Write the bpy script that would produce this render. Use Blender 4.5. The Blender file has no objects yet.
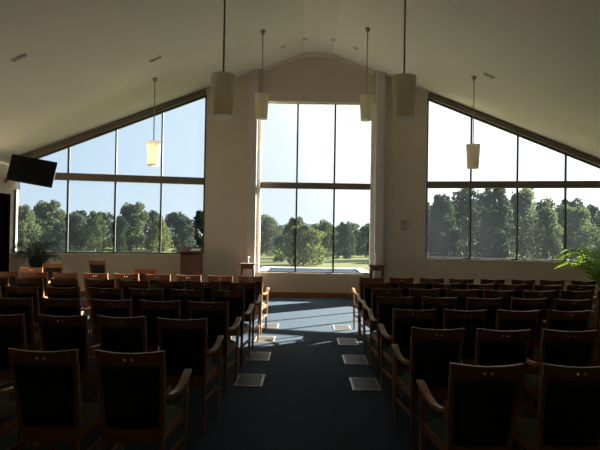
import bpy, bmesh, math, random
from mathutils import Vector, Matrix, Euler
random.seed(7)
C = bpy.context.scene.collection
R = math.radians

# ------------------------------------------------------------------ materials
def mat(name, col, rough=0.6, metal=0.0, var=0.12, scale=6.0, bump=0.0, stretch=(1,1,1), spec=0.5, transl=None, coat=0.0):
    m = bpy.data.materials.new(name); m.use_nodes = True
    nt = m.node_tree; N = nt.nodes; L = nt.links
    b = N['Principled BSDF']
    tc = N.new('ShaderNodeTexCoord'); mp = N.new('ShaderNodeMapping')
    mp.inputs['Scale'].default_value = stretch
    L.new(tc.outputs['Object'], mp.inputs['Vector'])
    nz = N.new('ShaderNodeTexNoise'); nz.inputs['Scale'].default_value = scale; nz.inputs['Detail'].default_value = 4
    L.new(mp.outputs['Vector'], nz.inputs['Vector'])
    rp = N.new('ShaderNodeValToRGB')
    rp.color_ramp.elements[0].position = 0.3; rp.color_ramp.elements[1].position = 0.7
    rp.color_ramp.elements[0].color = (*[max(0, c*(1-var)) for c in col], 1)
    rp.color_ramp.elements[1].color = (*[min(1, c*(1+var)) for c in col], 1)
    L.new(nz.outputs['Fac'], rp.inputs['Fac']); L.new(rp.outputs['Color'], b.inputs['Base Color'])
    b.inputs['Roughness'].default_value = rough; b.inputs['Metallic'].default_value = metal
    b.inputs['Specular IOR Level'].default_value = spec
    b.inputs['Coat Weight'].default_value = coat
    if bump:
        bp = N.new('ShaderNodeBump'); bp.inputs['Strength'].default_value = bump; bp.inputs['Distance'].default_value = 0.01
        L.new(nz.outputs['Fac'], bp.inputs['Height']); L.new(bp.outputs['Normal'], b.inputs['Normal'])
    if transl:
        t = N.new('ShaderNodeBsdfTranslucent'); mx = N.new('ShaderNodeMixShader')
        mul = N.new('ShaderNodeMixRGB'); mul.blend_type = 'MULTIPLY'; mul.inputs['Fac'].default_value = 1
        mul.inputs['Color2'].default_value = (*transl[1], 1)
        L.new(rp.outputs['Color'], mul.inputs['Color1']); L.new(mul.outputs['Color'], t.inputs['Color'])
        mx.inputs['Fac'].default_value = transl[0]
        L.new(b.outputs['BSDF'], mx.inputs[1]); L.new(t.outputs['BSDF'], mx.inputs[2])
        L.new(mx.outputs['Shader'], N['Material Output'].inputs['Surface'])
    return m

M = {}
M['plaster'] = mat('cream_plaster', (0.63, 0.55, 0.44), 0.85, var=0.03, scale=1.5, spec=0.2)
M['ceiling'] = mat('cream_ceiling', (0.73, 0.68, 0.555), 0.8, var=0.02, scale=1.0, spec=0.25)
M['sill_wall'] = mat('plain_plaster', (0.63, 0.55, 0.44), 0.85, var=0.03, scale=1.5, spec=0.2)
M['pilaster'] = mat('shaded_plaster', (0.62, 0.58, 0.54), 0.85, var=0.03, scale=1.5, spec=0.2)
M['frame'] = mat('bronze_window_frame', (0.075, 0.08, 0.085), 0.5, var=0.05, spec=0.5)
M['beam'] = mat('brown_beam', (0.19, 0.155, 0.12), 0.6, var=0.08, scale=4, stretch=(1, 1, 6))
M['whiteframe'] = mat('white_frame', (0.8, 0.76, 0.68), 0.5, var=0.03)
M['timber'] = mat('skirting_timber', (0.30, 0.12, 0.05), 0.5, var=0.2, scale=5, stretch=(1, 8, 8))
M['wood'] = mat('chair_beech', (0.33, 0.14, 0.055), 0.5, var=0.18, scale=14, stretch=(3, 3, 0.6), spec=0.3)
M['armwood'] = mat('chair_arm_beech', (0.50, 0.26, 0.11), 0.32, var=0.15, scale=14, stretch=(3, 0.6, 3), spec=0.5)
M['fabric'] = mat('dark_green_upholstery', (0.036, 0.042, 0.037), 0.9, var=0.2, scale=90, bump=0.2, spec=0.2)
M['seatfab'] = mat('grey_green_upholstery', (0.10, 0.11, 0.092), 0.9, var=0.15, scale=90, bump=0.2, spec=0.2)
M['dark'] = mat('black_plastic', (0.008, 0.008, 0.009), 0.6, var=0.1)
M['screen'] = mat('black_screen', (0.004, 0.004, 0.005), 0.4, var=0.1, spec=0.2)
M['white'] = mat('white_enamel', (0.75, 0.73, 0.68), 0.5, var=0.03)
M['metal'] = mat('satin_metal', (0.40, 0.37, 0.32), 0.5, metal=0.3, var=0.05)
M['shade'] = mat('cream_lamp_shade', (0.85, 0.79, 0.68), 0.7, var=0.05, scale=40, stretch=(1, 1, .05), transl=(0.6, (1, .98, .9)))
M['mahogany'] = mat('mahogany', (0.17, 0.075, 0.048), 0.85, var=0.2, scale=8, stretch=(4, 4, 0.6))
M['door'] = mat('dark_timber_door', (0.008, 0.005, 0.004), 0.9, spec=0.0, var=0.2, scale=8, stretch=(4, 4, 0.6))
M['grille'] = mat('grille_metal', (0.42, 0.40, 0.36), 0.45, metal=0.3, var=0.05)
M['grilledark'] = mat('grille_slats', (0.20, 0.19, 0.17), 0.5, metal=0.3, var=0.05)
M['pot'] = mat('terracotta_pot', (0.10, 0.055, 0.035), 0.7, var=0.1)
M['soil'] = mat('soil', (0.03, 0.02, 0.015), 0.95, var=0.3)
M['palm'] = mat('palm_leaf', (0.20, 0.29, 0.06), 0.45, var=0.25, scale=5, transl=(0.5, (1.4, 1.5, .5)))
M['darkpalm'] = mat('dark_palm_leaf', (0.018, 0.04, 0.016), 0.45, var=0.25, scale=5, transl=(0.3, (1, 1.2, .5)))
M['grass'] = mat('grass', (0.075, 0.095, 0.022), 0.9, var=0.45, scale=0.09, spec=0.1)
M['bark'] = mat('bark', (0.17, 0.14, 0.11), 0.9, var=0.3, scale=2, spec=0.1)
M['leafA'] = mat('leaf_grey_green', (0.060, 0.080, 0.045), 0.8, var=0.35, scale=0.4, spec=0.15, transl=(0.4, (1.1, 1.15, .7)))
M['leafB'] = mat('leaf_dark', (0.028, 0.045, 0.032), 0.8, var=0.3, scale=0.4, spec=0.15, transl=(0.3, (1.1, 1.2, .8)))
M['leafC'] = mat('leaf_olive', (0.085, 0.105, 0.04), 0.8, var=0.35, scale=0.4, spec=0.15, transl=(0.45, (1.2, 1.2, .6)))
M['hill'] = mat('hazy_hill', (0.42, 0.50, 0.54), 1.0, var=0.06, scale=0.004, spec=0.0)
M['coping'] = mat('pale_stone', (0.7, 0.7, 0.68), 0.7, var=0.05)
M['water'] = mat('pool_water', (0.006, 0.022, 0.05), 0.9, var=0.15, scale=3, spec=0.03)
M['ceramic'] = mat('white_ceramic', (0.75, 0.74, 0.7), 0.3, var=0.02)
M['paper'] = mat('paper', (0.8, 0.8, 0.78), 0.8, var=0.02)

def carpet_mat():
    m = mat('blue_carpet', (0.042, 0.072, 0.106), 0.85, var=0.3, scale=60, bump=0.3, spec=0.12)
    return m
M['carpet'] = carpet_mat()

def glass_mat():
    m = bpy.data.materials.new('glare_veiled_glass'); m.use_nodes = True
    nt = m.node_tree; N = nt.nodes; L = nt.links
    for n in list(N):
        if n.type == 'BSDF_PRINCIPLED': N.remove(n)
    tr = N.new('ShaderNodeBsdfTransparent'); tr.inputs['Color'].default_value = (.96, .975, .97, 1)
    gl = N.new('ShaderNodeBsdfGlossy'); gl.inputs['Roughness'].default_value = 0.02
    tl = N.new('ShaderNodeBsdfTranslucent'); tl.inputs['Color'].default_value = (.75, .88, 1, 1)  # pale blue translucent share imitates the glare veil over the view, not dust
    lw = N.new('ShaderNodeLayerWeight'); lw.inputs['Blend'].default_value = 0.12
    nz = N.new('ShaderNodeTexNoise'); nz.inputs['Scale'].default_value = 1.2; nz.inputs['Detail'].default_value = 5
    mr = N.new('ShaderNodeMapRange'); mr.inputs['To Min'].default_value = 0.003; mr.inputs['To Max'].default_value = 0.012
    L.new(nz.outputs['Fac'], mr.inputs['Value'])
    m1 = N.new('ShaderNodeMixShader'); m2 = N.new('ShaderNodeMixShader')
    L.new(lw.outputs['Fresnel'], m1.inputs['Fac']); L.new(tr.outputs[0], m1.inputs[1]); L.new(gl.outputs[0], m1.inputs[2])
    L.new(mr.outputs['Result'], m2.inputs['Fac']); L.new(m1.outputs[0], m2.inputs[1]); L.new(tl.outputs[0], m2.inputs[2])
    L.new(m2.outputs[0], N['Material Output'].inputs['Surface'])
    return m
M['glass'] = glass_mat()

# ------------------------------------------------------------------ object helpers
def obj(name, bm, m, parent=None, smooth=False):
    me = bpy.data.meshes.new(name); bmesh.ops.recalc_face_normals(bm, faces=bm.faces); bm.to_mesh(me); bm.free()
    if smooth:
        for p in me.polygons: p.use_smooth = True
    me.materials.append(m)
    o = bpy.data.objects.new(name, me); C.objects.link(o)
    if parent: o.parent = parent
    return o
def thing(name, label, cat, loc=(0,0,0), rz=0, group=None):
    o = bpy.data.objects.new(name, None); C.objects.link(o); o.empty_display_size = .1
    o.location = loc; o.rotation_euler = (0, 0, rz); o['label'] = label; o['category'] = cat
    if group: o['group'] = group
    return o
def tag(o, label, cat, group=None):
    o['label'] = label; o['category'] = cat
    if group: o['group'] = group
    return o
def struct(name, bm, m, label=None, parent=None):
    o = obj(name, bm, m, parent)
    if not parent: o['kind'] = 'structure'; o['label'] = label; o['category'] = name.split('_')[0]
    return o
def copy_tree(root, loc, rz, label, group):
    r = root.copy(); C.objects.link(r); r.location = loc; r.rotation_euler = (0, 0, rz); r['label'] = label; r['group'] = group
    for ch in root.children:
        c = ch.copy(); C.objects.link(c); c.parent = r
    return r

def box(bm, x0, x1, y0, y1, z0, z1, bev=0):
    r = bmesh.ops.create_cube(bm, size=1)
    vs = r['verts']
    for v in vs:
        v.co = Vector(((x0+x1)/2 + v.co.x*(x1-x0), (y0+y1)/2 + v.co.y*(y1-y0), (z0+z1)/2 + v.co.z*(z1-z0)))
    if bev:
        es = list({e for v in vs for e in v.link_edges})
        bmesh.ops.bevel(bm, geom=es, offset=bev, segments=2, affect='EDGES', profile=.6)
    return bm
def BX(*a, **k): return box(bmesh.new(), *a, **k)
def sweep(bm, pts, wx, th):
    """rectangular bar along a polyline lying close to a YZ plane; wx = full width along X, th = thickness; lists allowed"""
    n = len(pts); pts = [Vector(p) for p in pts]
    W = wx if isinstance(wx, (list, tuple)) else [wx]*n
    T = th if isinstance(th, (list, tuple)) else [th]*n
    rings = []
    for i, p in enumerate(pts):
        t = (pts[min(n-1, i+1)] - pts[max(0, i-1)]).normalized()
        s = Vector((1, 0, 0)); u = t.cross(s).normalized()
        a, b = W[i]/2, T[i]/2; ca, cb = a*.75, b*.75
        ring = [p + s*q[0] + u*q[1] for q in ((-a,-cb),(-ca,-b),(ca,-b),(a,-cb),(a,cb),(ca,b),(-ca,b),(-a,cb))]
        rings.append([bm.verts.new(v) for v in ring])
    for i in range(n-1):
        for k in range(8):
            bm.faces.new((rings[i][k], rings[i][(k+1)%8], rings[i+1][(k+1)%8], rings[i+1][k]))
    bm.faces.new(rings[0][::-1]); bm.faces.new(rings[-1])
    return bm
def tube(bm, pts, r, seg=8):
    pts = [Vector(p) for p in pts]; n = len(pts); rr = r if isinstance(r, (list, tuple)) else [r]*n
    rings = []
    for i, p in enumerate(pts):
        t = (pts[min(n-1, i+1)] - pts[max(0, i-1)]).normalized()
        s = t.orthogonal().normalized() if abs(t.z) > .95 else t.cross(Vector((0,0,1))).normalized()
        if abs(t.z) > .95: s = Vector((1,0,0)) - t*t.x; s.normalize()
        u = t.cross(s)
        rings.append([bm.verts.new(p + (s*math.cos(2*math.pi*k/seg) + u*math.sin(2*math.pi*k/seg))*rr[i]) for k in range(seg)])
    for i in range(n-1):
        for k in range(seg):
            bm.faces.new((rings[i][k], rings[i][(k+1)%seg], rings[i+1][(k+1)%seg], rings[i+1][k]))
    bm.faces.new(rings[0][::-1]); bm.faces.new(rings[-1])
    return bm
def lathe(bm, prof, seg=24, c=(0,0,0), cap=True):
    c = Vector(c)
    rings = [[bm.verts.new(c + Vector((r*math.cos(2*math.pi*k/seg), r*math.sin(2*math.pi*k/seg), z))) for k in range(seg)] for r, z in prof]
    for i in range(len(prof)-1):
        for k in range(seg):
            bm.faces.new((rings[i][k], rings[i][(k+1)%seg], rings[i+1][(k+1)%seg], rings[i+1][k]))
    if cap:
        bm.faces.new(rings[0][::-1]); bm.faces.new(rings[-1])
    return bm

# ------------------------------------------------------------------ room dimensions
CX = 0.28; DW = 14.8; KW = 0.22; XB = 2.81; HW = 7.22
def ydepth(xp): return DW - max(0, abs(xp) - XB)*KW            # front wall position for offset xp from the hall's centre line
CEIL = [(0, 6.22), (.36, 6.20), (1.66, 5.70), (2.9, 5.24), (6.75, 3.50), (HW, 3.30), (HW+.3, 3.17)]
def zceil(xp):
    a = abs(xp)
    for (x0, z0), (x1, z1) in zip(CEIL, CEIL[1:]):
        if a <= x1: return z0 + (z1-z0)*(a-x0)/(x1-x0)
    return CEIL[-1][1]
YB = -2.6                                                     # back wall

def panel(bm, poly, y_off=0.0, th=0.25):
    """polygon given as (offset from centre, z) stood on the front wall line and given thickness outward"""
    f = [bm.verts.new((CX+x, ydepth(x)+y_off, z)) for x, z in poly]
    b = [bm.verts.new((CX+x, ydepth(x)+y_off+th, z)) for x, z in poly]
    n = len(poly)
    bm.faces.new(f); bm.faces.new(b[::-1])
    for i in range(n):
        bm.faces.new((f[i], b[i], b[(i+1)%n], f[(i+1)%n]))
    return bm

# floor and ceiling
struct('floor', BX(CX-HW-.2, CX+HW+.2, YB-.2, 15.0, -.2, 0), M['carpet'], 'dark blue carpet running through the hall and its aisle')
bm = bmesh.new()
prof = [(-x, z) for x, z in CEIL[::-1]] + [(x, z) for x, z in CEIL[1:]]
lo = []; 
def cy(x): return ydepth(x) + .25
ringA = [bm.verts.new((CX+x, YB-.2, z)) for x, z in prof]; ringB = [bm.verts.new((CX+x, cy(x), z)) for x, z in prof]
ringC = [bm.verts.new((CX+x, YB-.2, z+.2)) for x, z in prof]; ringD = [bm.verts.new((CX+x, cy(x), z+.2)) for x, z in prof]
n = len(prof)
for i in range(n-1):
    bm.faces.new((ringA[i], ringA[i+1], ringB[i+1], ringB[i])); bm.faces.new((ringC[i], ringD[i], ringD[i+1], ringC[i+1]))
    bm.faces.new((ringB[i], ringB[i+1], ringD[i+1], ringD[i])); bm.faces.new((ringA[i], ringC[i], ringD[i], ringB[i]) if False else (ringA[i+1], ringA[i], ringC[i], ringC[i+1]))
bm.faces.new((ringA[0], ringB[0], ringD[0], ringC[0])); bm.faces.new((ringA[-1], ringC[-1], ringD[-1], ringB[-1]))
struct('ceiling', bm, M['ceiling'], 'cream pitched ceiling rising to a narrow flat ridge')

# front wall
SILL = 1.045; TR0, TR1 = 2.82, 2.99; CS = 0.61; CH = 4.97; CWN = 1.49; HEADGAP = .14
bm = bmesh.new()
panel(bm, [(-CWN, 0), (CWN, 0), (CWN, CS), (-CWN, CS)])                                       # below the centre window
panel(bm, [(-CWN, CH), (CWN, CH), (CWN, zceil(CWN)), (.36, 6.20), (0, 6.22), (-.36, 6.20), (-CWN, zceil(CWN))])
for s in (-1, 1):
    panel(bm, [(s*CWN, 0), (s*XB, 0), (s*XB, zceil(XB)), (s*1.66, 5.70), (s*CWN, zceil(CWN))])
    panel(bm, [(s*XB, 0), (s*HW, 0), (s*HW, SILL), (s*XB, SILL)])
    panel(bm, [(s*XB, zceil(XB)-HEADGAP), (s*2.9, zceil(2.9)-HEADGAP), (s*6.75, zceil(6.75)-HEADGAP), (s*HW, zceil(HW)-HEADGAP),
               (s*HW, zceil(HW)), (s*6.75, zceil(6.75)), (s*2.9, zceil(2.9)), (s*XB, zceil(XB))])
struct('wall_front', bm, M['plaster'], 'cream end wall with three large windows')
# side and back walls
for s, nm in ((-1, 'left'), (1, 'right')):
    x0, x1 = sorted((CX+s*HW, CX+s*(HW+.2)))
    if s < 0:
        bm = bmesh.new()
        box(bm, x0, x1, YB, 12.55, 0, 3.34); box(bm, x0, x1, 12.55, 13.66, 2.42, 3.34); box(bm, x0, x1, 13.66, ydepth(HW)+.25, 0, 3.34)
    else:
        bm = BX(x0, x1, YB, ydepth(HW)+.25, 0, 3.34)
    struct('wall_'+nm, bm, M['plaster'], 'cream plaster side wall on the %s of the hall' % nm)
bm = bmesh.new()
pr = [(x, 0) for x in (-HW-.2, HW+.2)] + [(x, z) for x, z in prof[::-1] if abs(x) <= HW+.3]
f = [bm.verts.new((CX+x, YB-.2, z)) for x, z in pr]; b = [bm.verts.new((CX+x, YB, z)) for x, z in pr]
bm.faces.new(f); bm.faces.new(b[::-1])
for i in range(len(pr)): bm.faces.new((f[i], b[i], b[(i+1)%len(pr)], f[(i+1)%len(pr)]))
struct('wall_back', bm, M['plaster'], 'cream plaster wall behind the last row of chairs')
# door in left wall
dx = CX-HW
dr = struct('door_1', BX(dx-.08, dx-.03, 12.63, 13.58, 0.005, 2.36), M['door'], 'dark timber door in the left wall beneath the screen')
struct('door_frame', box(box(BX(dx-.1, dx+.03, 12.55, 12.63, 0, 2.42), dx-.1, dx+.03, 13.58, 13.66, 0, 2.42), dx-.1, dx+.03, 12.63, 13.58, 2.36, 2.42), M['door'], parent=dr)
bm = bmesh.new(); tube(bm, [(dx-.03, 12.72, 1.0), (dx+.03, 12.72, 1.0), (dx+.035, 12.84, 1.0)], .012)
obj('handle', bm, M['metal'], dr)

# pilasters beside the centre window
for s, nm in ((-1, 'left'), (1, 'right')):
    a, b_ = sorted((CX+s*1.50, CX+s*1.71))
    bm = bmesh.new(); x0, x1 = a, b_
    z0 = zceil(a-CX)-.01; z1 = zceil(b_-CX)-.01
    vs = [(x0, 0), (x1, 0), (x1, z1), (x0, z0)]
    f = [bm.verts.new((x, DW-.16, z)) for x, z in vs]; g = [bm.verts.new((x, DW, z)) for x, z in vs]
    bm.faces.new(f); bm.faces.new(g[::-1])
    for i in range(4): bm.faces.new((f[i], g[i], g[(i+1)%4], f[(i+1)%4]))
    struct('trim_%d' % (1 if s < 0 else 2), bm, M['pilaster'], 'narrow plaster pilaster on the %s side of the centre window' % nm)
# cornice following the ceiling on the front wall
bm = bmesh.new()
for s in (-1, 1):
    ks = [(0, 6.22), (.36, 6.20), (1.42, zceil(1.42))]
    for (xa, za), (xb, zb) in zip(ks, ks[1:]):
        panel(bm, [(s*xa, za-.09), (s*xb, zb-.09), (s*xb, zb-.005), (s*xa, za-.005)], -.05, .05)
struct('trim_3', bm, M['ceiling'], 'pale cornice under the ridge above the centre window')
k = 4
for s, nm in ((-1, 'left'), (1, 'right')):
    bm = bmesh.new()
    ks = [(XB+.02, zceil(XB+.02)), (2.9, 5.24), (6.75, 3.50), (HW-.01, zceil(HW-.01))]
    for (xa, za), (xb, zb) in zip(ks, ks[1:]):
        panel(bm, [(s*xa, za-.16), (s*xb, zb-.16), (s*xb, zb-.03), (s*xa, za-.03)], -.06, .06)
    struct('trim_%d' % k, bm, M['beam'], 'sloping brown beam above the %s window' % nm); k += 1

# skirting
bb = bmesh.new(); panel(bb, [(-1.44, 0), (1.44, 0), (1.44, .12), (-1.44, .12)], -.025, .025)
for s in (-1, 1):
    panel(bb, [(s*1.72, 0), (s*XB, 0), (s*XB, .12), (s*1.72, .12)], -.025, .025)
    panel(bb, [(s*XB, 0), (s*(HW-.01), 0), (s*(HW-.01), .12), (s*XB, .12)], -.025, .025)
struct('baseboard_front', bb, M['timber'], 'orange-brown timber skirting along the end wall')

# windows -----------------------------------------------------------
def centre_window():
    fr = bmesh.new(); w = .05
    panel(fr, [(-CWN, CS), (-CWN+.085, CS), (-CWN+.085, CH), (-CWN, CH)], .02, .16)
    panel(fr, [(CWN-.085, CS), (CWN, CS), (CWN, CH), (CWN-.085, CH)], .02, .16)
    panel(fr, [(-CWN+.085, CH-.03), (CWN-.085, CH-.03), (CWN-.085, CH), (-CWN+.085, CH)], .10, .08)
    o = struct('window_2', fr, M['whiteframe'], 'tall centre window of six panes behind the aisle')
    b2 = bmesh.new(); panel(b2, [(-CWN+.085, CS), (CWN-.085, CS), (CWN-.085, CS+w*.6), (-CWN+.085, CS+w*.6)], .10, .08)
    obj('window_sill_rail', b2, M['frame'], o)
    b2 = bmesh.new(); panel(b2, [(-CWN+.085, 2.76), (CWN-.085, 2.76), (CWN-.085, 2.915), (-CWN+.085, 2.915)], .08, .12)
    obj('transom', b2, M['beam'], o)
    for x in (-.48, .48):
        for z0, z1 in ((CS+.03, 2.76), (2.915, CH-.03)):
            b2 = bmesh.new(); panel(b2, [(x-.022, z0), (x+.022, z0), (x+.022, z1), (x-.022, z1)], .10, .07)
            obj('mullion', b2, M['frame'], o)
    for xa, xb in ((-CWN+.085, -.502), (-.458, .458), (.502, CWN-.085)):
        for z0, z1 in ((CS+.03, 2.76), (2.915, CH-.03)):
            b2 = bmesh.new(); b2.faces.new([b2.verts.new((CX+x, DW+.135, z)) for x, z in ((xa, z0), (xb, z0), (xb, z1), (xa, z1))])
            obj('pane', b2, M['glass'], o)
centre_window()
def wing_window(s, nm, num):
    w = .05; E = HW+.03
    hz = lambda x: zceil(x)-HEADGAP
    fr = bmesh.new()
    P = lambda bm, poly, yo=.06, th=.08: panel(bm, [(s*x, z) for x, z in poly], yo, th)
    P(fr, [(XB, SILL), (XB+w, SILL), (XB+w, hz(XB+w)), (XB, hz(XB))])
    P(fr, [(E-.06, SILL), (HW, SILL), (HW, hz(HW)), (E-.06, hz(E-.06))])
    for xa, xb in ((XB+w, 6.75), (6.75, E-.06)):
        P(fr, [(xa, hz(xa)-w), (xb, hz(xb)-w), (xb, hz(xb)), (xa, hz(xa))])
    P(fr, [(XB+w, SILL), (E-.06, SILL), (E-.06, SILL+.03), (XB+w, SILL+.03)])
    o = struct(num, fr, M['frame'], 'wide window with a sloping head on the %s of the end wall' % nm)
    b2 = bmesh.new(); P(b2, [(XB+w, TR0), (E-.06, TR0), (E-.06, TR1), (XB+w, TR1)], .0, .18)
    obj('transom', b2, M['beam'], o)
    b2 = bmesh.new(); P(b2, [(XB, SILL-.03), (HW, SILL-.03), (HW, SILL), (XB, SILL)], -.03, .09)
    obj('window_sill', b2, M['whiteframe'], o)
    xs = [XB+w, 3.89, 4.97, 6.05, E-.06]
    for x in xs[1:-1]:
        for z0, z1, in ((SILL+.03, TR0), (TR1, None)):
            zt = z1 if z1 else hz(x)-w
            b2 = bmesh.new(); P(b2, [(x-.018, z0), (x+.018, z0), (x+.018, zt-(0 if z1 else .02)), (x-.018, zt)], .06, .06)
            obj('mullion', b2, M['frame'], o)
    for i in range(4):
        xa = xs[i] + (.018 if i else 0); xb = xs[i+1] - (.018 if i < 3 else 0)
        for up in (0, 1):
            top = [(xb, hz(xb)-w), (xa, hz(xa)-w)] if up else [(xb, TR0), (xa, TR0)]
            if up and xa < 6.75 < xb: top = [(xb, hz(xb)-w), (6.75, hz(6.75)-w), (xa, hz(xa)-w)]
            if up and top[0][1] < TR1+.02: top[0] = (xb, TR1+.02)
            z0 = TR1 if up else SILL+.03
            b2 = bmesh.new(); b2.faces.new([b2.verts.new((CX+s*x, ydepth(x)+.10, z)) for x, z in [(xa, z0), (xb, z0)]+top])
            obj('pane', b2, M['glass'], o)
wing_window(-1, 'left', 'window_1'); wing_window(1, 'right', 'window_3')

# ------------------------------------------------------------------ chairs
def bend(bm):                       # the back is gently hollow in plan
    for v in bm.verts: v.co.y -= .028*(1-(v.co.x/.21)**2)
def backy(z): return -.215 - .115*max(0, (z-.45)/.47)**1.15
def chair_parts(root, arms, K=.92):
    W = M['wood']
    for s in (-1, 1):
        pts = [(s*.178, -.265, 0), (s*.178, -.235, .22), (s*.18, -.215, .45), (s*.187, backy(.62), .62), (s*.194, backy(.78), .78), (s*.2, backy(.845), .845)]
        obj('leg', sweep(bmesh.new(), pts, .032, [.03, .036, .042, .038, .034, .032]), W, root)
        if arms:
            fp = [(s*.222, .235, 0), (s*.228, .225, .25), (s*.236, .215, .45), (s*.244, .20, .60), (s*.25, .185, .672)]
        else:
            fp = [(s*.19, .225, 0), (s*.19, .22, .2), (s*.19, .215, .43)]
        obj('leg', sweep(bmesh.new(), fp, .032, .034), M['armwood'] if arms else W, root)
        xs = .225 if arms else .185
        obj('stretcher', sweep(bmesh.new(), [(s*.178, -.23, .24), (s*(xs), .215, .24)], .02, .032), W, root)
        if arms:
            ap = [(s*.2, backy(.64)+.01, .645), (s*.222, -.2, .632), (s*.243, -.1, .632), (s*.255, .0, .652), (s*.26, .1, .68), (s*.258, .18, .693), (s*.252, .235, .683), (s*.246, .262, .662)]
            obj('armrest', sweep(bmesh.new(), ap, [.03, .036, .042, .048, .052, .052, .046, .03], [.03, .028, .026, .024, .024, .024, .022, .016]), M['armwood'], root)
    bm = bmesh.new()
    fx = .222 if arms else .19
    for s in (-1, 1): sweep(bm, [(s*.18, -.20, .40), (s*fx, .21, .40)], .022, .06)
    box(bm, -fx, fx, .205, .227, .37, .43); box(bm, -.17, .17, -.235, -.213, .365, .435)
    obj('seat_frame', bm, W, root)
    # seat cushion
    bm = bmesh.new(); nx, ny = 8, 8
    g = {}
    for i in range(nx+1):
        for j in range(ny+1):
            u, v = i/nx*2-1, j/ny*2-1
            hx = (.20 if arms else .195)*(1+.04*(v)) ; y = .005 + v*.22
            e = max(abs(u), abs(v)); z = .445 + .04*(1-e**4) - (.012 if e > .95 else 0)
            g[i, j] = bm.verts.new((u*hx, y, z))
    for i in range(nx):
        for j in range(ny): bm.faces.new((g[i, j], g[i+1, j], g[i+1, j+1], g[i, j+1]))
    r = bmesh.ops.extrude_face_region(bm, geom=list(bm.faces))
    for v in [q for q in r['geom'] if isinstance(q, bmesh.types.BMVert)]: v.co.z = .415
    obj('seat', bm, M['seatfab'], root, True)
    # upholstered back
    bm = bmesh.new(); nx, nz = 8, 6; F = {}; B = {}
    for i in range(nx+1):
        for j in range(nz+1):
            u = i/nx*2-1; z = .455 + j/nz*.38
            hx = .165 + .02*(z-.455)/.38
            e = max(abs(u), abs(j/nz*2-1)); t = .016 + .012*(1-e**4)
            F[i, j] = bm.verts.new((u*hx, backy(z)+t, z)); B[i, j] = bm.verts.new((u*hx, backy(z)-t*.7, z))
    for i in range(nx):
        for j in range(nz):
            bm.faces.new((F[i, j], F[i+1, j], F[i+1, j+1], F[i, j+1])); bm.faces.new((B[i, j], B[i, j+1], B[i+1, j+1], B[i+1, j]))
    for i in range(nx): bm.faces.new((F[i, 0], B[i, 0], B[i+1, 0], F[i+1, 0])); bm.faces.new((F[i, nz], F[i+1, nz], B[i+1, nz], B[i, nz]))
    for j in range(nz): bm.faces.new((F[0, j], F[0, j+1], B[0, j+1], B[0, j])); bm.faces.new((F[nx, j], B[nx, j], B[nx, j+1], F[nx, j+1]))
    bend(bm); obj('backrest', bm, M['fabric'], root, True)
    # top rail with two finger holes
    bm = bmesh.new()
    out = [(-.207, .835), (-.1, .838), (0, .84), (.1, .838), (.207, .835), (.216, .925), (.15, .919), (.075, .914), (0, .912), (-.075, .914), (-.15, .919), (-.216, .925)]
    def loop(ps):
        vs = [bm.verts.new((x, 0, z)) for x, z in ps]
        return [bm.edges.new((vs[i], vs[(i+1) % len(vs)])) for i in range(len(vs))]
    es = loop(out)
    for cx_ in (-.022, .022):
        es += loop([(cx_ + .010*math.cos(a*math.pi/4), .878 + .010*math.sin(a*math.pi/4)) for a in range(8)])
    bmesh.ops.triangle_fill(bm, edges=es, use_beauty=True)
    r = bmesh.ops.extrude_face_region(bm, geom=list(bm.faces))
    ev = {q for q in r['geom'] if isinstance(q, bmesh.types.BMVert)}
    for v in bm.verts:
        y = backy(v.co.z) + (.014 if v in ev else -.014); v.co.y = y
    bend(bm); obj('top_rail', bm, W, root)
    # lower back rail
    bm = bmesh.new(); box(bm, -.165, .165, -.236, -.206, .425, .46)
    obj('bottom_rail', bm, W, root)
def place_w(m): pass

ordn = ['first', 'second', 'third', 'fourth', 'fifth', 'sixth', 'seventh', 'eighth', 'ninth', 'tenth', 'eleventh']
def narrow(root):
    for ch in root.children:
        for v in ch.data.vertices: v.co.x *= .915
armp = thing('armchair', 'x', 'chair'); chair_parts(armp, True); narrow(armp)
plainp = thing('side_chair', 'x', 'chair'); chair_parts(plainp, False); narrow(plainp)
first = {'armchair': armp, 'side_chair': plainp}; used = {}
def put(kind, x, y, rz, label, group):
    if kind not in used:
        o = first[kind]; o.location = (x, y, 0); o.rotation_euler = (0, 0, rz); o['label'] = label; o['group'] = group; used[kind] = 1
        return o
    return copy_tree(first[kind], (x, y, 0), rz, label, group)
# row distance is that of the chair backs
leftrows = [3.32, 4.62, 5.75, 6.90, 8.05, 9.2]
rightrows = [3.13, 4.34, 5.45, 6.5, 7.5, 8.45, 9.4]
rown = ['nearest', 'second nearest', 'third nearest', 'fourth nearest', 'fifth nearest', 'sixth nearest', 'seventh nearest']
SKIP = set()
for side, rows in ((-1, leftrows), (1, rightrows)):
    for ri, d in enumerate(rows):
        i = 0
        while True:
            xo = .795 - .004*d + .2 + .495*i
            x = -.06 + .021*d + side*xo
            y = d + .33 + .035*(xo-1) + random.uniform(-.03, .03)
            edge = .5*600/583*(y-.0) - .02
            lim = (.52 if side < 0 else .51)*(y+.1)+.12
            if abs(x) > lim or abs(x-CX) > HW-.5: break
            kind = 'armchair' if i % 2 == 0 else 'side_chair'
            nm = 'armchair' if kind == 'armchair' else 'side chair without arms'
            far = ri == len(rows)-1
            rowname = 'front row' if far else rown[ri] + ' row'
            sidew = 'left' if side < 0 else 'right'
            lab = 'wooden %s, %s from the aisle in the %s, %s block' % (nm, ordn[i], rowname, sidew)
            if (side, ri, i) not in SKIP:
                put(kind, x + random.uniform(-.008, .008), y, R(random.uniform(-2, 2)) , lab, 'chairs in rows %s of the aisle' % sidew)
            i += 1
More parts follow.
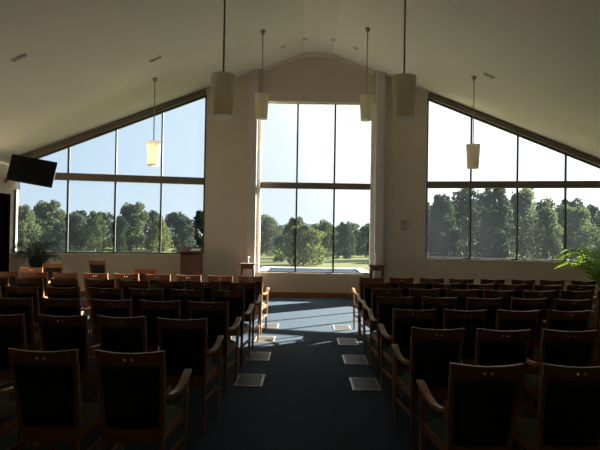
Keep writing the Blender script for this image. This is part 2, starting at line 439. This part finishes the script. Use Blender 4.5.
# chairs standing ahead of the left block
for x, y, rz, kind, lab in ((-4.9, 10.75, 5, 'armchair', 'wooden armchair ahead of the left block beside the potted palm'),
                            (-5.15, 12.1, 14, 'side_chair', 'wooden side chair in front of the potted palm by the left window'),
                            (-4.62, 13.5, -8, 'side_chair', 'dark-backed side chair standing alone against the wall under the left window'),
                            (-2.85, 10.9, -3, 'armchair', 'wooden armchair ahead of the left block, nearer the lectern')):
    put(kind, x, y, R(rz), lab, 'chairs standing ahead of the left block')

# ------------------------------------------------------------------ pendants
def pendant(x, y, zb, label):
    t = thing('pendant_lamp', label, 'lamp', (x, y, zb), 0, 'cream pendant lamps on long rods')
    zc = zceil(x-CX) - zb
    bm = bmesh.new()
    lathe(bm, [(.120, 0), (.150, .52)], 28, cap=False)
    for q in range(28):
        pass
    obj('lamp_shade', bm, M['shade'], t, True)
    bm = bmesh.new(); lathe(bm, [(.117, .012), (.117, .018)], 28); obj('diffuser', bm, M['white'], t)
    bm = bmesh.new(); tube(bm, [(0, 0, .46), (0, 0, zc-.02)], .012, 8)
    for a in range(3):
        tube(bm, [(0, 0, .47), (.14*math.cos(a*2.094), .14*math.sin(a*2.094), .49)], .004, 5)
    obj('rod', bm, M['metal'], t)
    bm = bmesh.new(); lathe(bm, [(.028, zc-.09), (.05, zc-.03), (.055, zc-.001)], 16); obj('ceiling_rose', bm, M['metal'], t)
pendant(-1.03, 7.2, 3.04, 'large-looking cream pendant lamp hanging nearest on the left of the aisle')
pendant(1.21, 7.2, 3.05, 'large-looking cream pendant lamp hanging nearest on the right of the aisle')
pendant(-.93, 12.2, 4.00, "cream pendant lamp over the centre window's upper left corner")
pendant(1.27, 12.2, 4.00, "cream pendant lamp over the centre window's upper right corner")
pendant(-3.29, 12.6, 3.03, 'cream pendant lamp hanging in front of the left window')
pendant(3.60, 12.5, 3.06, 'cream pendant lamp hanging in front of the right window')

# small ceiling fittings
for i, (x, lab) in enumerate(((-.56, 'outermost round downlight left of the ridge'), (-.05, 'round downlight just left of the ridge'),
                              (.62, 'round downlight just right of the ridge'), (1.15, 'outermost round downlight right of the ridge'))):
    z = zceil(x-CX)
    t = thing('downlight', lab + ', above the centre window', 'light', (x, 13.7, z), 0, 'recessed downlights near the ridge')
    a = math.atan2(zceil(x-CX+.05)-zceil(x-CX-.05), .1)
    t.rotation_euler = (0, -a, 0)
    bm = bmesh.new(); lathe(bm, [(.032, -.01), (.055, -.012), (.06, -.001), (.032, -.001)], 20, cap=False); obj('trim_ring', bm, M['metal'], t)
    bm = bmesh.new(); lathe(bm, [(.034, -.004), (.034, -.001)], 20); obj('lens', bm, M['white'], t)
for x, y, lab in ((-3.02, 11.6, 'small slotted ceiling vent above the left pendant lamp'), (3.8, 12.1, 'small slotted ceiling vent above the right pendant lamp'),
                  (-4.6, 9.25, 'small slotted ceiling vent near the left edge of the ceiling')):
    t = thing('ceiling_vent', lab, 'vent', (x, y, zceil(x-CX)-.004), 0, 'ceiling vents')
    a = math.atan2(zceil(x-CX+.05)-zceil(x-CX-.05), .1); t.rotation_euler = (0, -a, 0)
    bm = bmesh.new(); box(bm, -.13, .13, -.05, .05, -.012, 0); obj('frame', bm, M['ceiling'], t)
    bm = bmesh.new()
    for k in range(3): box(bm, -.115, .115, -.035+k*.027, -.019+k*.027, -.016, -.011)
    obj('slots', bm, M['metal'], t)

# ------------------------------------------------------------------ floor grilles
def grille(x, y, lab):
    t = thing('floor_grille', lab, 'vent', (x, y, 0), 0, 'floor grilles beside the aisle chairs')
    bm = bmesh.new(); w, h = .15, .26
    box(bm, -w, w, -h, -h+.022, 0, .008); box(bm, -w, w, h-.022, h, 0, .008)
    box(bm, -w, -w+.022, -h+.022, h-.022, 0, .008); box(bm, w-.022, w, -h+.022, h-.022, 0, .008)
    obj('frame', bm, M['grille'], t)
    bm = bmesh.new()
    box(bm, -w+.022, w-.022, -h+.022, h-.022, 0.0, .002)
    for k in range(13): box(bm, -w+.022, w-.022, -h+.034+k*.037, -h+.052+k*.037, .002, .006)
    obj('slats', bm, M['grilledark'], t)
on = ['nearest', 'second nearest', 'third nearest', 'farthest']
for i, y in enumerate((6.36, 7.6, 8.8, 10.1)):
    grille(-.56, y, 'metal floor grille in the carpet, %s on the left edge of the aisle' % on[i])
for i, y in enumerate((6.28, 7.5, 8.75, 10.05)):
    grille(.68, y, 'metal floor grille in the carpet, %s on the right edge of the aisle' % on[i])

# ------------------------------------------------------------------ television and wall fittings
tv = thing('television', 'black flat television angled down from the left wall beside the window', 'television', (-5.90, 12.55, 2.87))
tv.rotation_euler = Euler((R(-10), R(9), R(12)), 'ZYX')
obj('casing', BX(-.47, .47, 0, .05, -.29, .29, bev=.008), M['dark'], tv)
obj('screen', BX(-.45, .45, -.004, 0, -.265, .27), M['screen'], tv)
bm = bmesh.new(); tube(bm, [(-.2, .05, 0), (-.45, .10, .04), (-1.055, -.005, .105)], .022, 8); box(bm, -.2, .2, .05, .07, -.12, .12)
obj('wall_bracket', bm, M['metal'], tv)
sp = thing('wall_speaker', 'small off-white speaker on the left wall under the television', 'speaker', (CX-HW, 13.45, 2.72))
obj('cabinet', BX(0.12, .30, -.11, .11, -.2, .2, bev=.01), M['white'], sp)
obj('speaker_grille', BX(.13, .29, -.113, -.110, -.18, .18), M['grille'], sp)
obj('bracket', BX(0, .12, -.03, .03, -.05, .05), M['metal'], sp)
sc = thing('wall_sconce', 'small beige light fitting on the wall left of the right window', 'light', (2.50, DW, 1.87))
bm = bmesh.new(); box(bm, -.07, .07, -.08, -.02, -.15, .15, bev=.015); obj('cover', bm, M['shade'], sc)
obj('back_plate', BX(-.05, .05, -.02, 0, -.12, .12), M['metal'], sc)

# ------------------------------------------------------------------ flower stands with vases
def stand(x, y, lab, h):
    t = thing('pedestal_stand', lab, 'table', (x, y, 0), 0, 'tall wooden stands beside the centre window')
    obj('top', BX(-.19, .19, -.17, .17, h-.03, h, bev=.006), M['mahogany'], t)
    obj('apron', BX(-.155, .155, -.14, .14, h-.13, h-.03), M['mahogany'], t)
    for sx in (-1, 1):
        for sy in (-1, 1):
            obj('leg', sweep(bmesh.new(), [(sx*.14, sy*.125, 0), (sx*.14, sy*.125, h-.03)], [.026, .036], [.026, .036]), M['mahogany'], t)
    obj('shelf', BX(-.135, .135, -.12, .12, .22, .24), M['mahogany'], t)
stand(-1.36, 14.30, 'tall slim mahogany stand holding a vase, left of the centre window', .86)
stand(1.80, 14.30, 'tall slim mahogany stand holding a vase, right of the centre window', .87)
def vase(x, z, r, h, lab):
    bm = bmesh.new()
    lathe(bm, [(r*.8, 0), (r, h*.06), (r*.75, h*.2), (r*.55, h*.45), (r*.8, h*.75), (r*1.15, h), (r*1.05, h), (r*.7, h*.75), (r*.4, h*.4)], 20)
    o = obj('vase', bm, M['ceramic'], None, True); o.location = (x, 14.30, z)
    tag(o, lab, 'vase')
vase(-1.36, .86, .03, .17, 'small white vase on the stand left of the centre window')
vase(1.78, .87, .045, .28, 'taller white waisted vase on the stand right of the centre window')

# lectern
lt = thing('lectern', 'reddish-brown wooden lectern below the left window', 'lectern', (-2.70, 14.1, 0), 0)
obj('base', BX(-.27, .27, -.2, .2, 0, .08, bev=.005), M['mahogany'], lt)
obj('front_panel', BX(-.24, .24,   .15, .17, .08, 1.16), M['mahogany'], lt)
for s in (-1, 1):
    bm = bmesh.new(); a = [(-.16, .08), (.15, .08), (.15, 1.18), (-.16, 1.08)]
    f = [bm.verts.new((s*.24, y, z)) for y, z in a]; g = [bm.verts.new((s*.22, y, z)) for y, z in a]
    bm.faces.new(f); bm.faces.new(g[::-1])
    for i in range(4): bm.faces.new((f[i], g[i], g[(i+1)%4], f[(i+1)%4]))
    obj('side_panel', bm, M['mahogany'], lt)
obj('back_panel', BX(-.22, .22, -.15, -.13, .08, 1.07), M['mahogany'], lt)
bm = BX(-.27, .27, -.2, .2, 0, .03, bev=.004)
bmesh.ops.rotate(bm, verts=bm.verts, cent=(0,0,0), matrix=Matrix.Rotation(R(16), 3, 'X')); bmesh.ops.translate(bm, verts=bm.verts, vec=(0, 0, 1.16))
obj('reading_top', bm, M['mahogany'], lt)
bm = BX(-.11, .11, -.12, .04, .031, .034)
bmesh.ops.rotate(bm, verts=bm.verts, cent=(0,0,0), matrix=Matrix.Rotation(R(16), 3, 'X')); bmesh.ops.translate(bm, verts=bm.verts, vec=(-2.60, 14.1, 1.16))
tag(obj('paper_sheet', bm, M['paper']), 'white sheet of paper lying on the sloping lectern top', 'paper')

# ------------------------------------------------------------------ palms
def palm(name, label, loc, n, length, m, rise, seed, dirs=None, ph=.42):
    rnd = random.Random(seed)
    t = thing(name, label, 'plant', loc)
    bm = bmesh.new(); lathe(bm, [(.15, 0), (.21, ph-.04), (.225, ph-.04), (.225, ph), (.19, ph), (.18, ph-.04)], 24, cap=False)
    lathe(bm, [(.14, .002), (.15, .004)], 24); obj('pot', bm, M['pot'], t)
    bm = bmesh.new(); lathe(bm, [(.18, ph-.05), (.178, ph-.045)], 24); obj('soil', bm, M['soil'], t)
    for i in range(n):
        az = (dirs[i] if dirs else 2*math.pi*i/n + rnd.uniform(-.3, .3)); L_ = length*rnd.uniform(.75, 1.1); up = rise*rnd.uniform(.7, 1.15)
        bm = bmesh.new(); pts = []
        d = Vector((math.cos(az), math.sin(az), 0))
        for k in range(13):
            s = k/12
            pts.append(Vector((0, 0, ph-.05)) + d*(L_*s*(.35+.65*s)) + Vector((0, 0, up*math.sin(s*math.pi*.72)*1.05)))
        tube(bm, pts, [.008*(1-.8*k/12) for k in range(13)], 5)
        sd = d.cross(Vector((0, 0, 1)))
        for k in range(3, 13):
            for q in (0, .5):
                s = min(1, (k+q-1)/12)
                kk = min(11, int(s*12)); p = pts[kk].lerp(pts[kk+1], s*12-kk)
                tg = (pts[min(12, kk+1)]-pts[kk]).normalized()
                ll = .34*length*math.sin(min(1, s*.9+.12)*math.pi)**.6*rnd.uniform(.85, 1.1)+.03
                for sg in (-1, 1):
                    dr_ = (sd*sg*.8 + tg*.6 + Vector((0, 0, .12))).normalized()
                    e = p + dr_*ll + Vector((0, 0, -.3*ll)); mid = p + dr_*ll*.5 + Vector((0, 0, .0))
                    w = tg*.014*length/.9
                    a0 = bm.verts.new(p-w*.4); a1 = bm.verts.new(p+w*.4); b0 = bm.verts.new(mid-w); b1 = bm.verts.new(mid+w); c = bm.verts.new(e)
                    bm.faces.new((a0, a1, b1, b0)); bm.faces.new((b0, b1, c))
        obj('frond', bm, m, t)
palm('potted_palm', 'bright green potted palm with arching fronds at the right edge', (6.30, 12.35, 0), 24, .98, M['palm'], .85, 9)
palm('potted_palm', 'dark potted palm in the corner under the left window', (-5.9, 12.9, 0), 22, .6, M['darkpalm'], .85, 5)

# ------------------------------------------------------------------ outside
GZ = -1.5
def ground_z(x, y): 
    return GZ + .5*math.sin(x*.05+1)*math.sin(y*.04) * min(1, max(0, (y-25)/30))
bm = bmesh.new(); nx, ny = 60, 60; g = {}
for i in range(nx+1):
    for j in range(ny+1):
        x = -220+440*i/nx; y = 15.3 + 260*(j/ny)**1.6
        g[i, j] = bm.verts.new((x, y, ground_z(x, y)))
for i in range(nx):
    for j in range(ny): bm.faces.new((g[i, j], g[i+1, j], g[i+1, j+1], g[i, j+1]))
o = obj('lawn', bm, M['grass'], None, True); o['kind'] = 'structure'; o['label'] = 'sunlit grass stretching to the trees'; o['category'] = 'ground'
bm = bmesh.new()
prev = None
for i in range(81):
    x = -1600 + 40*i
    h = 12 + 5*math.sin(i*.21+.7) + 3*math.sin(i*.53) + 22*math.exp(-((x-60)/130)**2)
    a = bm.verts.new((x, 1500, -20)); b = bm.verts.new((x, 1560, h)); c = bm.verts.new((x, 1800, h-30))
    if prev: bm.faces.new((prev[0], a, b, prev[1])); bm.faces.new((prev[1], b, c, prev[2]))
    prev = (a, b, c)
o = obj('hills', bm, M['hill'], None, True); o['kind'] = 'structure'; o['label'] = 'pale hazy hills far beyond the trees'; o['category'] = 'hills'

# reflecting pool just outside the centre window
pl = thing('reflecting_pool', 'raised blue pool with pale stone edge outside the centre window', 'pool', (CX, 15.15, 0))
bm = bmesh.new(); box(bm, -1.5, 1.5, 0, .12, GZ, .55); box(bm, -1.5, 1.5, 2.3, 2.45, GZ, .60); box(bm, -1.5, -1.28, .12, 2.3, GZ, .60); box(bm, 1.28, 1.5, .12, 2.3, GZ, .60)
obj('coping', bm, M['coping'], pl)
obj('water', BX(-1.28, 1.28, .12, 2.3, .40, .57), M['water'], pl)

def tree_mesh(seed, m, h, w, nl, leaf, low):
    """crown of leaf sprays grouped on many boughs; origin at ground"""
    rnd = random.Random(seed); bm = bmesh.new(); NB = 34
    blobs = []
    for i in range(NB):
        zz = low + (.95-low)*((i+.5)/NB)**.9; a = i*2.4 + rnd.uniform(-.4, .4)
        env = math.sin(min(1, (1-zz)*1.02+.10)*math.pi*.60)**.7
        rr = w/2*env*rnd.uniform(.25, .85)
        blobs.append((Vector((rr*math.cos(a), rr*math.sin(a), zz*h)), w*.5*rnd.uniform(.24, .42)*(.45+env*.55)))
    for i in range(nl):
        c, r = blobs[i % NB]
        v = Vector((rnd.gauss(0, 1), rnd.gauss(0, 1), rnd.gauss(0, .8))).normalized()*r*rnd.uniform(.3, 1.0)**.5
        p = c + v; p.z = max(p.z, .1)
        s = leaf*rnd.uniform(.6, 1.3)
        e1 = Vector((rnd.uniform(-1, 1), rnd.uniform(-1, 1), rnd.uniform(-1, 1))).normalized(); e2 = e1.orthogonal().normalized()
        q = [bm.verts.new(p+e1*s), bm.verts.new(p+e2*s*.6), bm.verts.new(p-e1*s), bm.verts.new(p-e2*s*.6)]
        bm.faces.new(q)
    tb = bmesh.new()
    tube(tb, [(0, 0, -.3), (.03*h*rnd.uniform(-1, 1), 0, h*.3), (.04*h*rnd.uniform(-1, 1), .02*h, h*.75)], [h*.022, h*.016, h*.005], 7)
    for k in range(6):
        c, r = blobs[4+k*4]; z0 = h*rnd.uniform(.15, .4)
        tube(tb, [(0, 0, z0), (c.x*.5, c.y*.5, (z0+c.z)*.5+.2), tuple(c)], [h*.009, h*.006, h*.002], 5)
    def mk(name, b, mm):
        me = bpy.data.meshes.new(name); b.to_mesh(me); b.free(); me.materials.append(mm); return me
    return mk('foliage', bm, m), mk('trunk', tb, M['bark'])
protos = [tree_mesh(11, M['leafA'], 10, 8, 6000, .24, .10), tree_mesh(12, M['leafB'], 10, 9, 7000, .24, .04), tree_mesh(13, M['leafC'], 10, 9, 6500, .24, .05),
          tree_mesh(14, M['leafB'], 10, 7, 6000, .24, .03), tree_mesh(15, M['leafA'], 10, 10, 7000, .26, .04)]
def tree(px, top, dist, wpx, kind, label, group):
    hor = 234 + .0165*(px-304)
    x = (px-304)/583*dist; gz = ground_z(x, dist)
    h = (hor-top)/583*dist + 1.6 - gz; w = wpx/583*dist
    t = thing('tree', label, 'tree', (x, dist, gz), random.uniform(0, 6.28), group)
    t.scale = (w/8.4, w/8.4, h/9.8)
    for me, n_ in zip(protos[kind], ('foliage', 'trunk')):
        o = bpy.data.objects.new(n_, me); C.objects.link(o); o.parent = t
LG = 'trees beyond the left window'; RG = 'trees beyond the right window'; CG = 'trees beyond the centre window'
for i, (px, top, d, w, k_, nm) in enumerate((
    (22, 206, 78, 34, 0, 'broad grey-green gum tree behind the left window, nearest the corner'),
    (46, 203, 86, 36, 4, 'tall grey-green gum tree behind the dark potted palm'),
    (76, 214, 90, 30, 1, 'dark rounded tree behind the second left pane'),
    (95, 212, 84, 28, 0, 'pale gum tree just left of the second mullion, left window'),
    (132, 205, 92, 34, 4, 'tallest gum tree seen in the third pane of the left window'),
    (120, 217, 80, 22, 3, 'small dark tree beside the tall gum, left window'),
    (158, 219, 88, 26, 2, 'olive tree behind the third mullion of the left window'),
    (184, 218, 82, 30, 3, 'dark tree in the last pane before the aisle, left window'),
    (60, 222, 70, 22, 3, 'short dark tree under the first left mullion'))):
    tree(px, top, d, w, k_, nm, LG)
for px, top, d, w, k_, nm in (
    (268, 217, 82, 26, 4, 'grey-green tree at the left edge of the centre window'),
    (296, 218, 72, 34, 0, 'leafy tree behind the left mullion of the centre window'),
    (304, 226, 52, 54, 2, 'low olive bush in the middle of the centre window'),
    (326, 222, 84, 22, 4, 'distant tree beneath the hills in the centre window'),
    (345, 223, 74, 22, 1, 'dark round tree in the right pane of the centre window'),
    (366, 226, 84, 26, 0, 'grey-green tree at the right edge of the centre window'),
    (280, 236, 58, 18, 3, 'small dark shrub at lower left of the centre window')):
    tree(px, top, d, w, k_, nm, CG)
for px, top, d, w, k_, nm in (
    (440, 196, 70, 40, 3, 'dark tree in the first pane of the right window'),
    (466, 189, 80, 40, 1, 'dark hazy tree behind the first mullion, right window'),
    (495, 187, 70, 44, 3, 'tallest dark tree in the second pane of the right window'),
    (522, 191, 80, 34, 4, 'grey-green tree behind the second mullion, right window'),
    (545, 208, 71, 32, 0, 'loose gum tree in the third pane of the right window'),
    (572, 208, 78, 36, 4, 'gum tree behind the third mullion, right window'),
    (603, 216, 86, 30, 1, 'dark tree above the bright green palm')):
    tree(px, top, d, w*1.25, k_, nm, RG)
# far belt
for i in range(26):
    px = 5 + i*24.5 + random.uniform(-2, 2)
    if 205 < px < 250 or 378 < px < 418: continue
    side = 'left' if px < 210 else ('centre' if px < 400 else 'right')
    base = {'left': 214, 'centre': 226, 'right': 204}[side]
    tree(px, base + random.uniform(-4, 3), 97 + 14*(i % 2), 38, random.choice((1, 3, 4)),
         'dark tree in the far belt of trees beyond the %s window' % side, 'far belt of trees beyond the %s window' % side)

# ------------------------------------------------------------------ light
AZ, EL = R(50), R(21)
sd = Vector((math.sin(AZ)*math.cos(EL), math.cos(AZ)*math.cos(EL), math.sin(EL)))
sl = bpy.data.lights.new('sun', 'SUN'); sl.energy = 40; sl.angle = R(.6); sl.color = (1, .92, .80)
so = bpy.data.objects.new('sun', sl); C.objects.link(so); so.rotation_euler = sd.to_track_quat('Z', 'Y').to_euler()

w = bpy.data.worlds.new('sky'); bpy.context.scene.world = w; w.use_nodes = True
N = w.node_tree.nodes; L = w.node_tree.links
tc = N.new('ShaderNodeTexCoord')
dot = N.new('ShaderNodeVectorMath'); dot.operation = 'DOT_PRODUCT'; dot.inputs[1].default_value = sd
L.new(tc.outputs['Generated'], dot.inputs[0])
r1 = N.new('ShaderNodeValToRGB'); cr = r1.color_ramp
cr.elements[0].position = 0.0; cr.elements[0].color = (.20, .32, .48, 1)
cr.elements[1].position = 1.0; cr.elements[1].color = (1, 1, 1, 1)
for p, c in ((.30, (.40, .62, .84)), (.52, (.62, .80, .95)), (.66, (.93, .98, 1)), (.86, (1, 1, 1))):
    e = cr.elements.new(p); e.color = (*c, 1)
L.new(dot.outputs['Value'], r1.inputs['Fac'])
sep = N.new('ShaderNodeSeparateXYZ'); L.new(tc.outputs['Generated'], sep.inputs[0])
r2 = N.new('ShaderNodeMapRange'); r2.inputs['From Min'].default_value = 0; r2.inputs['From Max'].default_value = .25
r2.inputs['To Min'].default_value = .55; r2.inputs['To Max'].default_value = 0
L.new(sep.outputs['Z'], r2.inputs['Value'])
mx = N.new('ShaderNodeMixRGB'); mx.inputs['Color2'].default_value = (.80, .88, .93, 1)
L.new(r2.outputs['Result'], mx.inputs['Fac']); L.new(r1.outputs['Color'], mx.inputs['Color1'])
r3 = N.new('ShaderNodeMapRange'); r3.inputs['From Min'].default_value = .62; r3.inputs['From Max'].default_value = 1
r3.inputs['To Min'].default_value = 1.05; r3.inputs['To Max'].default_value = 2.6
L.new(dot.outputs['Value'], r3.inputs['Value'])
bg = N['Background']; L.new(mx.outputs['Color'], bg.inputs['Color']); L.new(r3.outputs['Result'], bg.inputs['Strength'])

# ------------------------------------------------------------------ camera
cd = bpy.data.cameras.new('camera'); cam = bpy.data.objects.new('camera', cd); C.objects.link(cam)
cd.sensor_width = 36; cd.lens = 583*36/600; cd.clip_end = 4000
cam.location = (0, 0, 1.6)
base = Euler((R(90+.88), 0, R(.39)), 'XYZ').to_matrix()
cam.matrix_world = Matrix.Translation((0, 0, 1.6)) @ (base @ Matrix.Rotation(R(.95), 3, 'Z')).to_4x4()
S = bpy.context.scene; S.camera = cam
S.view_settings.view_transform = 'Standard'; S.view_settings.look = 'None'; S.view_settings.exposure = 0
S.cycles.max_bounces = 10; S.cycles.diffuse_bounces = 6; S.cycles.transparent_max_bounces = 16
S.cycles.use_denoising = True

S.view_settings.use_curve_mapping = True                       # the camera's own contrast curve
cm = S.view_settings.curve_mapping; c = cm.curves[3]
c.points.new(.012, .0098); c.points.new(.045, .040); c.points.new(.12, .115); c.points.new(.4, .40)
cm.update()
